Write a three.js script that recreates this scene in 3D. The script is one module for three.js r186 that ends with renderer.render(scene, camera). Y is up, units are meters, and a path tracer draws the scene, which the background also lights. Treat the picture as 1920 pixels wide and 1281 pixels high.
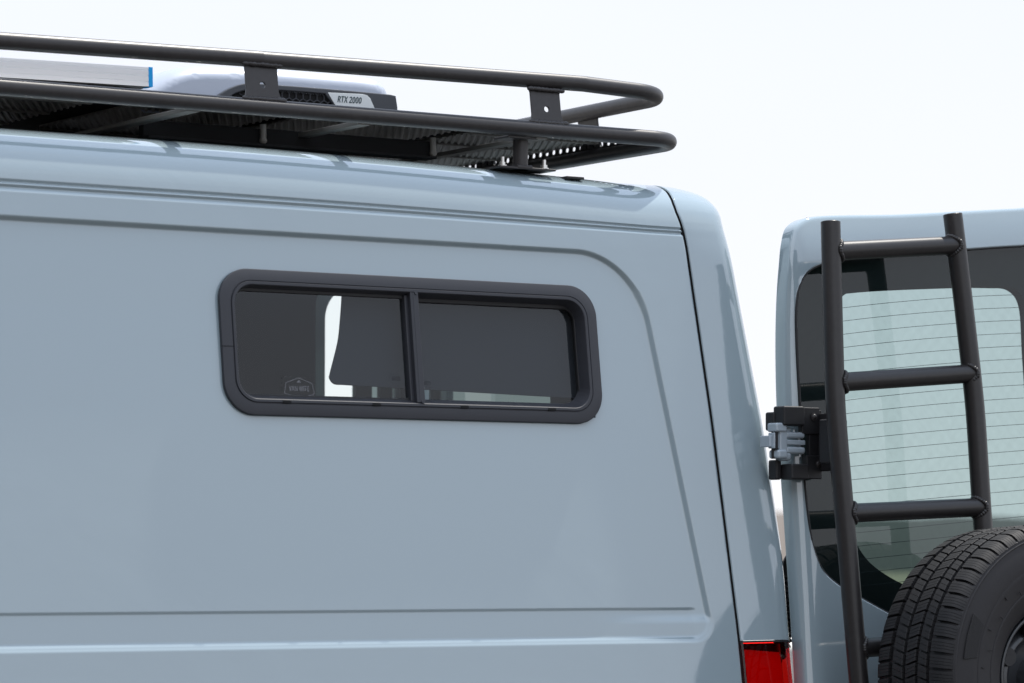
import * as THREE from 'three';
import { RoundedBoxGeometry } from 'three/addons/geometries/RoundedBoxGeometry.js';
import { mergeGeometries, mergeVertices, toCreasedNormals } from 'three/addons/utils/BufferGeometryUtils.js';
import { FontLoader } from 'three/addons/loaders/FontLoader.js';
import { TextGeometry } from 'three/addons/geometries/TextGeometry.js';
import { ImprovedNoise } from 'three/addons/math/ImprovedNoise.js';

/* ------------------------------------------------------------------ camera, sky, sun, exposure */
const scene = new THREE.Scene();
const camera = new THREE.PerspectiveCamera(11.086, 1024 / 683, 0.1, 5000);
const YAW = THREE.MathUtils.degToRad(33.3), PITCH = THREE.MathUtils.degToRad(3.594);
camera.position.set(-6.109, 1.67, 7.975);
camera.lookAt(camera.position.clone().add(new THREE.Vector3(
  Math.sin(YAW) * Math.cos(PITCH), Math.sin(PITCH), -Math.cos(YAW) * Math.cos(PITCH))));
camera.focus = 9.85; camera.userData.fStop = 4;
scene.add(camera);

const renderer = new THREE.WebGLRenderer({ antialias: true });
renderer.toneMapping = THREE.LinearToneMapping;
renderer.toneMappingExposure = 1.0;
renderer.shadowMap.enabled = true;

const SUN = new THREE.Vector3(0.42, 0.9, -0.1).normalize();
const noise = new ImprovedNoise();
const fbm = (x, y, z, o = 4) => { let s = 0, a = 0.5; for (let i = 0; i < o; i++) { s += a * noise.noise(x, y, z); x *= 2.03; y *= 2.03; z *= 2.03; a *= 0.5; } return s; };
{ // hazy bright sky: pale near the horizon, bluer overhead, thin high cloud
  const W = 512, H = 256, d = new Float32Array(W * H * 4);
  const hor = [1.03, 1.025, 1.035], zen = [0.42, 0.62, 0.98], glow = [1.0, 0.97, 0.92];
  for (let j = 0; j < H; j++) for (let i = 0; i < W; i++) {
    const el = ((j + 0.5) / H - 0.5) * Math.PI, az = (i + 0.5) / W * Math.PI * 2;
    const c = Math.cos(el), v = [c * Math.cos(az), Math.sin(el), c * Math.sin(az)];
    const t = Math.pow(Math.max(0, v[1]), 0.75);
    const cl = Math.max(0, fbm(v[0] * 2.2 + 7, v[1] * 5 + 3, v[2] * 2.2, 4) + 0.05) * 0.5;
    const aura = Math.pow((1 + v[0] * SUN.x + v[1] * SUN.y + v[2] * SUN.z) / 2, 4); // haze brightens towards the sun
    const k = (j * W + i) * 4;
    for (let q = 0; q < 3; q++) {
      let b = hor[q] + (zen[q] - hor[q]) * t;
      b = b + (1.1 - b) * Math.min(0.45, cl) + glow[q] * aura;
      d[k + q] = b;
    }
    d[k + 3] = 1;
  }
  const tex = new THREE.DataTexture(d, W, H, THREE.RGBAFormat, THREE.FloatType);
  tex.mapping = THREE.EquirectangularReflectionMapping; tex.magFilter = THREE.LinearFilter; tex.minFilter = THREE.LinearFilter;
  tex.colorSpace = THREE.LinearSRGBColorSpace; tex.needsUpdate = true;
  scene.background = tex; scene.environment = tex;
}
const sun = new THREE.DirectionalLight(new THREE.Color(1, 0.95, 0.87), 4.6);
sun.position.copy(SUN).multiplyScalar(30); sun.castShadow = true; sun.shadow.radius = 1;
sun.shadow.mapSize.set(2048, 2048);
Object.assign(sun.shadow.camera, { left: -9, right: 9, top: 9, bottom: -9, near: 1, far: 80 });
scene.add(sun, sun.target);

/* ------------------------------------------------------------------ helpers */
let seed = 7; const rnd = () => (seed = (seed * 16807) % 2147483647) / 2147483647;
const V = (x, y, z) => new THREE.Vector3(x, y, z);
const lerp = THREE.MathUtils.lerp, clamp = THREE.MathUtils.clamp;
const sm = (a, b, x) => { const t = clamp((x - a) / (b - a), 0, 1); return t * t * (3 - 2 * t); };
function plain(g) { // one attribute layout, so that any pieces can be merged
  g = g.index ? g.toNonIndexed() : g;
  const o = new THREE.BufferGeometry();
  o.setAttribute('position', g.attributes.position);
  if (!g.attributes.normal) g.computeVertexNormals();
  o.setAttribute('normal', g.attributes.normal);
  o.setAttribute('uv', g.attributes.uv || new THREE.BufferAttribute(new Float32Array(g.attributes.position.count * 2), 2));
  return o;
}
const merge = (list) => mergeGeometries(list.map(plain));
function mesh(name, geo, mat, parent) {
  const m = new THREE.Mesh(Array.isArray(geo) ? merge(geo) : geo, mat);
  m.name = name; m.castShadow = m.receiveShadow = true; parent.add(m); return m;
}
function thing(name, label, category) {
  const g = new THREE.Group(); g.name = name; g.userData = { label, category }; scene.add(g); return g;
}
function box(x0, x1, y0, y1, z0, z1, r = 0.002) {
  const w = Math.abs(x1 - x0), h = Math.abs(y1 - y0), d = Math.abs(z1 - z0);
  const g = new RoundedBoxGeometry(w, h, d, 2, Math.min(r, w / 2.1, h / 2.1, d / 2.1));
  g.translate((x0 + x1) / 2, (y0 + y1) / 2, (z0 + z1) / 2); return g;
}
// polyline with rounded corners -> list of points
function rounded(pts, r, n = 14) {
  const out = [pts[0].clone()];
  for (let i = 1; i < pts.length - 1; i++) {
    const a = pts[i - 1].clone().sub(pts[i]).normalize(), b = pts[i + 1].clone().sub(pts[i]).normalize();
    const half = Math.acos(clamp(a.dot(b), -1, 1)) / 2, t = r / Math.tan(half);
    const c = pts[i].clone().addScaledVector(a.clone().add(b).normalize(), r / Math.sin(half));
    const p0 = pts[i].clone().addScaledVector(a, t), p1 = pts[i].clone().addScaledVector(b, t);
    const u = p0.clone().sub(c), w = p1.clone().sub(c), ang = u.angleTo(w);
    for (let k = 0; k <= n; k++) {
      const s = k / n, A = Math.sin((1 - s) * ang) / Math.sin(ang), B = Math.sin(s * ang) / Math.sin(ang);
      out.push(c.clone().addScaledVector(u, A).addScaledVector(w, B));
    }
  }
  out.push(pts[pts.length - 1].clone()); return out;
}
// tube along points, radius may be a function of the index share; flat caps
function tube(pts, rad, seg = 24, caps = true) {
  const n = pts.length, P = [], I = [], UV = []; const R = typeof rad === 'function' ? rad : () => rad;
  let nrm = null, len = 0;
  for (let i = 0; i < n; i++) {
    const t = pts[Math.min(n - 1, i + 1)].clone().sub(pts[Math.max(0, i - 1)]).normalize();
    if (i) len += pts[i].distanceTo(pts[i - 1]);
    if (!nrm) nrm = Math.abs(t.y) < 0.9 ? V(0, 1, 0) : V(1, 0, 0);
    nrm.addScaledVector(t, -nrm.dot(t)).normalize();
    const b = t.clone().cross(nrm), r = R(i / (n - 1));
    for (let k = 0; k <= seg; k++) {
      const a = k / seg * Math.PI * 2;
      const p = pts[i].clone().addScaledVector(nrm, Math.cos(a) * r).addScaledVector(b, Math.sin(a) * r);
      P.push(p.x, p.y, p.z); UV.push(len, k / seg * 2 * Math.PI * r);
    }
  }
  for (let i = 0; i < n - 1; i++) for (let k = 0; k < seg; k++) {
    const a = i * (seg + 1) + k, b = a + seg + 1; I.push(a, b, a + 1, b, b + 1, a + 1);
  }
  const g = new THREE.BufferGeometry();
  g.setAttribute('position', new THREE.Float32BufferAttribute(P, 3)); g.setAttribute('uv', new THREE.Float32BufferAttribute(UV, 2)); g.setIndex(I);
  g.computeVertexNormals();
  // close the seam of normals
  const N = g.attributes.normal;
  for (let i = 0; i < n; i++) {
    const a = i * (seg + 1), b = a + seg; const v = V(N.getX(a) + N.getX(b), N.getY(a) + N.getY(b), N.getZ(a) + N.getZ(b)).normalize();
    N.setXYZ(a, v.x, v.y, v.z); N.setXYZ(b, v.x, v.y, v.z);
  }
  if (!caps) return g;
  const list = [plain(g)];
  for (const [i, j] of [[0, 1], [n - 1, n - 2]]) {
    const r = R(i / (n - 1)), dir = pts[i].clone().sub(pts[j]).normalize();
    const prof = [[0, 0.003], [r * 0.8, 0.0025], [r * 0.95, 0.001], [r, -0.002]].map(([x, y]) => new THREE.Vector2(x, y)).reverse();
    const c = new THREE.LatheGeometry(prof, seg);
    c.applyQuaternion(new THREE.Quaternion().setFromUnitVectors(V(0, 1, 0), dir)); c.translate(pts[i].x, pts[i].y, pts[i].z);
    list.push(plain(c));
  }
  return mergeGeometries(list);
}
function grid(rows, cols, fn, skip) { // indexed sheet
  const P = new Float32Array(rows * cols * 3), UV = new Float32Array(rows * cols * 2), I = [];
  for (let i = 0; i < rows; i++) for (let j = 0; j < cols; j++) {
    const p = fn(i, j), k = i * cols + j; P[k * 3] = p[0]; P[k * 3 + 1] = p[1]; P[k * 3 + 2] = p[2];
    UV[k * 2] = p[0]; UV[k * 2 + 1] = p[1] - p[2];
  }
  for (let i = 0; i < rows - 1; i++) for (let j = 0; j < cols - 1; j++) {
    const a = i * cols + j, b = a + 1, c = a + cols, d = c + 1;
    if (skip && skip(P, a, b, c, d)) continue;
    I.push(a, b, c, b, d, c);
  }
  const g = new THREE.BufferGeometry();
  g.setAttribute('position', new THREE.BufferAttribute(P, 3)); g.setAttribute('uv', new THREE.BufferAttribute(UV, 2));
  g.setIndex(I); g.computeVertexNormals(); return g;
}
function roundRect(x0, x1, y0, y1, r, n = 12) { // ccw points
  const o = [];
  for (const [cx, cy, a0] of [[x1 - r, y0 + r, -90], [x1 - r, y1 - r, 0], [x0 + r, y1 - r, 90], [x0 + r, y0 + r, 180]])
    for (let k = 0; k <= n; k++) { const a = (a0 + 90 * k / n) * Math.PI / 180; o.push([cx + r * Math.cos(a), cy + r * Math.sin(a)]); }
  return o;
}
const shapeOf = (pts) => new THREE.Shape(pts.map(([x, y]) => new THREE.Vector2(x, y)));
const holeOf = (pts) => new THREE.Path(pts.map(([x, y]) => new THREE.Vector2(x, y)));
function slab(pts, holes, depth, bevel = 0.0015) { // plate in xy, front face at z = 0, going back
  const s = shapeOf(pts); for (const h of holes || []) s.holes.push(holeOf(h));
  const g = new THREE.ExtrudeGeometry(s, { depth: Math.max(0.0004, depth - 2 * bevel), bevelEnabled: bevel > 0, bevelSize: bevel, bevelOffset: -bevel, bevelThickness: bevel, bevelSegments: 2, curveSegments: 8 });
  g.translate(0, 0, -depth + bevel); return g;
}
function spline(pts, closed, n) { // smooth closed outline through points
  const c = new THREE.CatmullRomCurve3(pts.map(([x, y]) => V(x, y, 0)), closed, 'centripetal');
  return c.getPoints(n).slice(0, closed ? -1 : undefined).map((p) => [p.x, p.y]);
}

/* ------------------------------------------------------------------ textures and materials */
function speckle(base, amp, scale, size = 256, s0 = 0) {
  const d = new Uint8Array(size * size * 4);
  for (let j = 0; j < size; j++) for (let i = 0; i < size; i++) {
    const u = i / size * Math.PI * 2, v = j / size * Math.PI * 2, R = scale;
    const n = fbm(Math.cos(u) * R + s0, Math.sin(u) * R + Math.cos(v) * R, Math.sin(v) * R + s0, 5);
    const k = (j * size + i) * 4, f = 1 + amp * n * 2;
    for (let q = 0; q < 3; q++) d[k + q] = clamp(base[q] * f, 0, 255);
    d[k + 3] = 255;
  }
  const t = new THREE.DataTexture(d, size, size); t.wrapS = t.wrapT = THREE.RepeatWrapping; t.magFilter = THREE.LinearFilter; t.minFilter = THREE.LinearFilter; t.needsUpdate = true;
  return t;
}
const C = (r, g, b) => new THREE.Color().setRGB(r, g, b);
const grain = speckle([128, 128, 128], 1.4, 14, 256, 3);
const grainFine = grain.clone(); grainFine.repeat.set(22, 22); grainFine.needsUpdate = true;
const mottle = speckle([222, 222, 222], 0.07, 6, 256, 9); mottle.colorSpace = THREE.SRGBColorSpace; mottle.repeat.set(1.6, 1.6);
const wavy = speckle([128, 128, 128], 0.9, 1.6, 256, 31); wavy.repeat.set(0.8, 0.8);
const M = {
  paint: new THREE.MeshPhysicalMaterial({ color: C(0.32, 0.4, 0.44), roughness: 0.06, ior: 1.75, clearcoat: 1, clearcoatRoughness: 0.01, bumpMap: wavy, bumpScale: 0.0005 }),
  paintDoor: null,
  frame: new THREE.MeshStandardMaterial({ color: C(0.03, 0.032, 0.04), roughness: 0.5 }),
  rack: new THREE.MeshStandardMaterial({ color: C(0.043, 0.039, 0.04), roughness: 0.4, map: mottle }),
  ladder: new THREE.MeshStandardMaterial({ color: C(0.028, 0.0255, 0.026), roughness: 0.36, map: mottle }),
  deck: new THREE.MeshStandardMaterial({ color: C(0.24, 0.225, 0.205), roughness: 0.5 }),
  beam: new THREE.MeshStandardMaterial({ color: C(0.13, 0.125, 0.115), roughness: 0.5 }),
  black: new THREE.MeshStandardMaterial({ color: C(0.012, 0.012, 0.014), roughness: 0.55 }),
  blackDull: new THREE.MeshStandardMaterial({ color: C(0.008, 0.008, 0.009), roughness: 0.95 }),
  blindCloth: new THREE.MeshStandardMaterial({ color: C(0.009, 0.013, 0.024), roughness: 0.95 }),
  rubber: new THREE.MeshStandardMaterial({ color: C(0.009, 0.0083, 0.0092), roughness: 0.7, bumpMap: grainFine, bumpScale: 0.0002 }),
  rubberWall: new THREE.MeshStandardMaterial({ color: C(0.0125, 0.0112, 0.013), roughness: 0.6 }),
  sideGlass: new THREE.MeshPhysicalMaterial({ color: C(0.88, 0.93, 0.9), transmission: 1, roughness: 0, thickness: 0, ior: 1.52 }),
  steel: new THREE.MeshStandardMaterial({ color: C(0.75, 0.74, 0.72), metalness: 1, roughness: 0.3 }),
  aluminium: new THREE.MeshStandardMaterial({ color: C(0.95, 0.95, 0.96), metalness: 1, roughness: 0.38 }),
  tape: new THREE.MeshStandardMaterial({ color: C(0.0, 0.35, 0.78), roughness: 0.4 }),
  cells: new THREE.MeshPhysicalMaterial({ color: C(0.01, 0.012, 0.03), roughness: 0.2, clearcoat: 1 }),
  backsheet: new THREE.MeshStandardMaterial({ color: C(0.05, 0.045, 0.045), roughness: 0.7 }),
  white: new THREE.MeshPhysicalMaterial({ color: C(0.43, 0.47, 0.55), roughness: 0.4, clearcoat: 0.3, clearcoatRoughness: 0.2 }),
  label: new THREE.MeshStandardMaterial({ color: C(0.72, 0.75, 0.75), roughness: 0.5 }),
  ink: new THREE.MeshStandardMaterial({ color: C(0.05, 0.08, 0.09), roughness: 0.6 }),
  hinge: new THREE.MeshPhysicalMaterial({ color: C(0.36, 0.42, 0.47), roughness: 0.4, clearcoat: 0.8, clearcoatRoughness: 0.08 }),
  lens: new THREE.MeshPhysicalMaterial({ color: C(0.95, 0.012, 0.008), transmission: 1, roughness: 0.02, thickness: 0, ior: 1.5 }),
  reflector: new THREE.MeshStandardMaterial({ color: C(0.9, 0.85, 0.85), roughness: 0.5, side: THREE.DoubleSide }),
  rim: new THREE.MeshPhysicalMaterial({ color: C(0.02, 0.022, 0.026), roughness: 0.35, clearcoat: 0.5, clearcoatRoughness: 0.2 }),
};

/* ------------------------------------------------------------------ setting: ground, hills */
function structure(name, geo, mat) { const m = mesh(name, geo, mat, scene); m.userData = { kind: 'structure' }; m.castShadow = false; return m; }
{
  const tex = (base, amp, sc, rep, s0) => { const t = speckle(base, amp, sc, 256, s0); t.colorSpace = THREE.SRGBColorSpace; t.repeat.set(rep, rep); return t; };
  const flat = (r, y, seg = 64) => { const g = new THREE.CircleGeometry(r, seg); g.rotateX(-Math.PI / 2); g.translate(0, y, 0); return g; };
  structure('ground', flat(2500, -0.008, 96), new THREE.MeshStandardMaterial({ map: tex([98, 94, 68], 0.3, 5, 220, 1), roughness: 0.95 }));
  structure('gravel_lot', flat(170, -0.004), new THREE.MeshStandardMaterial({ map: tex([212, 208, 200], 0.2, 7, 60, 5), roughness: 0.95 }));
  structure('asphalt', flat(60, 0), new THREE.MeshStandardMaterial({ map: tex([72, 70, 68], 0.5, 9, 40, 2), roughness: 0.9 }));
  const n = 240;
  const hg = grid(8, n + 1, (i, j) => {
    const a = j / n * Math.PI * 2, R = 560 + i * 45;
    const h = (13 + 7 * fbm(Math.cos(a) * 4, Math.sin(a) * 4, 2, 4) + 3 * fbm(Math.cos(a) * 30, Math.sin(a) * 30, i * 0.6, 3)) * Math.sin(Math.min(1, i / 4) * Math.PI / 2) - (i === 0 ? 0.5 : 0);
    return [Math.cos(a) * R, Math.max(-0.5, h), Math.sin(a) * R];
  });
  // dry grass with dark woods in patches
  const P = hg.attributes.position, col = new Float32Array(P.count * 3);
  for (let i = 0; i < P.count; i++) {
    const a = Math.atan2(P.getZ(i), P.getX(i)), deg = (a * 180 / Math.PI + 360) % 360;
    const wood = Math.max(sm(307, 308.5, deg) * sm(330, 326, deg), sm(0.05, 0.2, fbm(Math.cos(a) * 6, Math.sin(a) * 6, 11, 4)) * (deg > 290 && deg < 307 ? 0 : 1));
    col.set([lerp(0.2, 0.012, wood), lerp(0.165, 0.016, wood), lerp(0.14, 0.01, wood)], i * 3);
  }
  hg.setAttribute('color', new THREE.BufferAttribute(col, 3));
  structure('hills', hg, new THREE.MeshStandardMaterial({ vertexColors: true, roughness: 1, side: THREE.DoubleSide }));
}

{
  const b = thing('workshop', 'tan metal workshop building with dark roof and three dark doors ahead of the van', 'building');
  b.position.set(-17, 0, 6);
  const wall = new THREE.MeshStandardMaterial({ color: C(0.16, 0.135, 0.11), roughness: 0.8 }), dark = new THREE.MeshStandardMaterial({ color: C(0.05, 0.05, 0.055), roughness: 0.5 });
  mesh('wall', box(-6, 6, 0, 6.4, -14, 14, 0.02), wall, b);
  const roof = new THREE.Shape([new THREE.Vector2(-6.5, 6.42), new THREE.Vector2(6.5, 6.42), new THREE.Vector2(0, 8.2)]);
  mesh('roof', new THREE.ExtrudeGeometry(roof, { depth: 29, bevelEnabled: false }).translate(0, 0, -14.5), dark, b);
  for (const z of [-8, 0, 8]) mesh('door', box(6.005, 6.08, 0, 4.2, z - 2, z + 2, 0.02), dark, b);
}

/* ------------------------------------------------------------------ the van */
const van = thing('camper_van', 'pale blue-grey high-roof van with a dark side window and one cargo door open', 'van');
const sideZ = (y) => (y > 1.25 ? -0.13 * (y - 1.5) : 0.0325 - 0.02 * (1.25 - y));
const roofCurve = new THREE.CatmullRomCurve3([[2.6, -0.143], [2.64, -0.1482], [2.68, -0.157], [2.72, -0.174], [2.75, -0.203], [2.775, -0.25], [2.792, -0.32], [2.798, -0.45], [2.82, -0.7], [2.826, -1.0]].map(([y, z]) => V(0, y, z)), false, 'centripetal');
const rowsP = []; // {y, z, ny, nz}
{
  const ys = [];
  const span = (a, b, st) => { for (let y = a; y < b - st * 0.3; y += st) ys.push(y); };
  span(0.5, 1.3, 0.1); span(1.3, 1.43, 0.02); span(1.43, 1.57, 0.0028); span(1.57, 2.44, 0.012); span(2.44, 2.6, 0.003);
  for (const y of ys) rowsP.push({ y, z: sideZ(y) });
  const N = 120;
  const q = roofCurve.getPoints(2000); let next = 0, len = 0;
  for (let i = 0; i < q.length; i++) {
    if (i) len += q[i].distanceTo(q[i - 1]);
    if (len >= next) { rowsP.push({ y: q[i].y, z: q[i].z }); next += q[i].y < 2.66 ? 0.0022 : (q[i].z > -0.5 ? 0.008 : 0.06); }
  }
  const half = rowsP.filter((p) => p.y > 2.6).slice(0, -1).reverse().map((p) => ({ y: p.y, z: -2 - p.z })).filter((p, i) => i % 2 === 0);
  rowsP.push({ y: 2.826, z: -1 }, ...half);
  rowsP.forEach((p, i) => {
    const a = rowsP[Math.max(0, i - 1)], b = rowsP[Math.min(rowsP.length - 1, i + 1)];
    const dy = b.y - a.y, dz = b.z - a.z, l = Math.hypot(dy, dz) || 1; p.ny = -dz / l; p.nz = dy / l;
  });
}
const seamPts = [[0.4, -0.1], [1.0, -0.102], [1.452, -0.11], [2.056, -0.142], [2.607, -0.186], [2.744, -0.212], [2.775, -0.192], [2.79, -0.172], [2.82, -0.15], [2.9, -0.13]];
const pick = (tab, v) => { for (let i = 0; i < tab.length - 1; i++) if (v <= tab[i + 1][0]) { const t = clamp((v - tab[i][0]) / (tab[i + 1][0] - tab[i][0]), 0, 1); return lerp(tab[i][1], tab[i + 1][1], t); } return tab[tab.length - 1][1]; };
const smoothPick = (tab, v) => (pick(tab, v - 0.05) + pick(tab, v - 0.025) + pick(tab, v) + pick(tab, v + 0.025) + pick(tab, v + 0.05)) / 5;
const seamX = (y) => smoothPick(seamPts, y);
const drop = (x, y) => 0.026 * Math.pow(clamp((x + 1.75) / 1.45, 0, 1), 1.7) * sm(2.55, 2.75, y) + 1.2 * Math.pow(Math.max(0, x + 0.15), 2) * sm(2.6, 2.78, y);
// outline of the pressed panel in the side (x, y), open towards the front
const pressed = [];
{
  const c = rounded([V(-7, 2.545, 0), V(-0.372, 2.5425, 0), V(-0.2, 1.458, 0), V(-7, 1.458, 0)], 0.001, 1);
  const big = rounded([V(-7, 2.545, 0), V(-0.374, 2.541, 0), V(-0.26, 2.0, 0)], 0.235, 24);
  const low = rounded([V(-0.26, 2.0, 0), V(-0.1975, 1.458, 0), V(-7, 1.458, 0)], 0.055, 12);
  for (const p of [...big.slice(0, -1), ...low.slice(1)]) pressed.push([p.x, p.y]);
}
function sdPressed(x, y) {
  let d = 1e9, inside = false;
  for (let i = 0, j = pressed.length - 1; i < pressed.length; j = i++) {
    const [ax, ay] = pressed[j], [bx, by] = pressed[i];
    if ((ay > y) !== (by > y) && x < (bx - ax) * (y - ay) / (by - ay) + ax) inside = !inside;
    if (i === 0) continue;
    const ex = bx - ax, ey = by - ay, t = clamp(((x - ax) * ex + (y - ay) * ey) / (ex * ex + ey * ey), 0, 1);
    d = Math.min(d, Math.hypot(x - ax - ex * t, y - ay - ey * t));
  }
  return inside ? -d : d;
}
function relief(x, y) { // pressed steps and the roof seam, metres along the normal
  let h = 0;
  if (y < 2.6 && y > 1.4 && x < -0.12) {
    const s = sdPressed(x, y), low = sm(1.53, 1.5, y);
    const rt = sm(-0.5, -0.3, x) * sm(2.53, 2.42, y) * (1 - low); const w = lerp(lerp(0.0052, 0.0072, rt), 0.0105, low), D = lerp(lerp(0.0055, 0.0135, clamp((y - 1.48) / 0.85, 0, 1)), 0.0135, sm(-0.62, -0.3, x) * (1 - low));
    const crease = 0.0035 * sm(1.5455, 1.5400, y) * sm(-0.236, -0.262, x);
    h -= (D + crease) * (1 - sm(-w, w, s));
    // crease below the window: the sheet above stands a little proud
    h -= 0.0014 * sm(0.006, 0.0, Math.abs(s - 0.006)) * low;
  }
  if (y > 2.6 && y < 2.66) {
    const yy = y + drop(x, y) * 0.35;
    h -= 0.0065 * (sm(2.608, 2.623, yy) * sm(2.641, 2.636, yy)) - 0.0055 * sm(2.6225, 2.6265, yy) * sm(2.635, 2.631, yy);
  }
  return h;
}
const sag = (x, y) => 0 * x * sm(2.75, 2.5, y);
const WIN = [-1.712, -0.514, 2.052, 2.443];
{
  const xs = [];
  for (let x = -5.6; x < -2.4; x += 0.16) xs.push(x);
  for (let x = -2.4; x < -0.78; x += 0.03) xs.push(x);
  for (let x = -0.78; x < -0.116; x += 0.0034) xs.push(x);
  xs.push(-0.116, -0.1135, -0.1115, -0.11);
  const last = xs.length - 1;
  const g = grid(rowsP.length, xs.length, (i, j) => {
    const p = rowsP[i], near = p.z > -1;
    const w = sm(-0.8, -0.16, xs[j]);
    const x = xs[j] + (seamX(p.y) + 0.11) * (j >= last - 6 ? 1 : w);
    let h = near ? relief(x, p.y) : 0;
    if (near) h -= sag(x, p.y);
    h -= 0.0035 * Math.pow(clamp((xs[j] + 0.116) / 0.006, 0, 1), 2);
    return [x, p.y + p.ny * h - drop(x, p.y), p.z + p.nz * h];
  }, (P, a, b, c, d) => [a, b, c, d].every((k) => P[k * 3] > WIN[0] + 0.02 && P[k * 3] < WIN[1] - 0.02 && P[k * 3 + 1] > WIN[2] + 0.02 && P[k * 3 + 1] < WIN[3] - 0.02 && P[k * 3 + 2] > -1));
  mesh('body_side', g, M.paint, van);
}
// rounded tail end: the same section, drawn in along its normal while it turns the corner
const edgeX = [[0.4, 0.038], [1.45, 0.023], [1.678, 0.024], [2.06, -0.006], [2.507, -0.064], [2.68, -0.082], [2.79, -0.05], [2.9, -0.02]];
const RC = 0.07;
function corner(rows, x0off, angs, inset, RCx = RC) {
  return grid(rows.length, angs.length + 6, (i, j) => {
    const p = rows[i], xc = smoothPick(edgeX, p.y), sx = seamX(p.y) + x0off;
    let x, q;
    if (j < 6) { const t = [0, 0.012, 0.03, 0.08, 0.4, 0.8][j]; x = lerp(sx, xc, t); q = j === 0 ? 0.0035 : j === 1 ? 0.001 : 0; }
    else { const a = angs[j - 6]; x = xc + RCx * Math.sin(a); q = RCx * (1 - Math.cos(a)); }
    q += inset - 0.085 * (x - sx) * sm(2.7, 2.5, p.y);
    return [x, p.y - p.ny * q - drop(x, p.y), p.z - p.nz * q];
  });
}
const angs = []; for (let k = 0; k <= 26; k++) angs.push(k / 26 * Math.PI * 0.53);
const nearRows = rowsP.filter((p, i) => p.y > 1.453 && (i % 3 === 0 || (p.y > 2.6 && i % 2 === 0)));
nearRows.unshift({ y: 1.45, z: sideZ(1.45), ny: 0.12, nz: 0.99 });
mesh('corner_panel', corner(nearRows, 0.008, angs, 0), M.paint, van);
mesh('seam_seal', grid(rowsP.length, 2, (i, j) => { const p = rowsP[i], x = seamX(p.y) + (j ? 0.022 : -0.014); const q = 0.0085 + (p.z > -1 ? sag(x, p.y) : 0); return [x, p.y - p.ny * q - drop(x, p.y), p.z - p.nz * q]; }), M.blackDull, van);
{ // tail light: clear red lens over a dark housing with bright reflectors
  const ys = []; for (let y = 0.962; y < 1.4455; y += 0.0322) ys.push(y);
  const rows = ys.map((y) => ({ y, z: sideZ(y), ny: 0.12, nz: 0.993 }));
  const a2 = angs.filter((a) => a < 1.45);
  const light = mesh('tail_light', corner(rows, 0.007, a2, 0.0015), M.lens, van);
  mesh('light_housing', corner(rows.map((r) => ({ ...r })), 0.004, a2, 0.045), M.black, light);
  const rr = rows.filter((r) => r.y < 1.417).concat([{ y: 1.4365, z: sideZ(1.4365), ny: 0.12, nz: 0.993 }]);
  const part = (x0, a0, a1, d) => grid(rr.length, 9, (i, j) => {
    const p = rr[i], xc = smoothPick(edgeX, p.y), t = j / 8, a = lerp(a0, a1, t);
    const x = x0 !== null ? lerp(seamX(p.y) + x0, xc + RC * Math.sin(a1), t) : xc + RC * Math.sin(a), q = d + RC * (1 - Math.cos(Math.max(0, a))) - 0.085 * (x - seamX(p.y));
    const top = Math.max(0, (p.y - 1.375)) * 0.35;
    return [x, p.y - top * (0.5 + 0.5 * t), p.z - q];
  });
  mesh('lamp_reflector', part(0.016, -0.2, 0.3, 0.024), new THREE.MeshStandardMaterial({ color: C(0.6, 0.54, 0.54), roughness: 0.3, side: THREE.DoubleSide }), light);
  mesh('lamp_reflector', part(null, 0.62, 1.3, 0.012), M.reflector, light);
  mesh('light_rim', [corner([1.4437, 1.4492].map((y) => ({ y, z: sideZ(y), ny: 0.12, nz: 0.993 })), 0.006, a2, -0.0006)], M.black, light);
}
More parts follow.
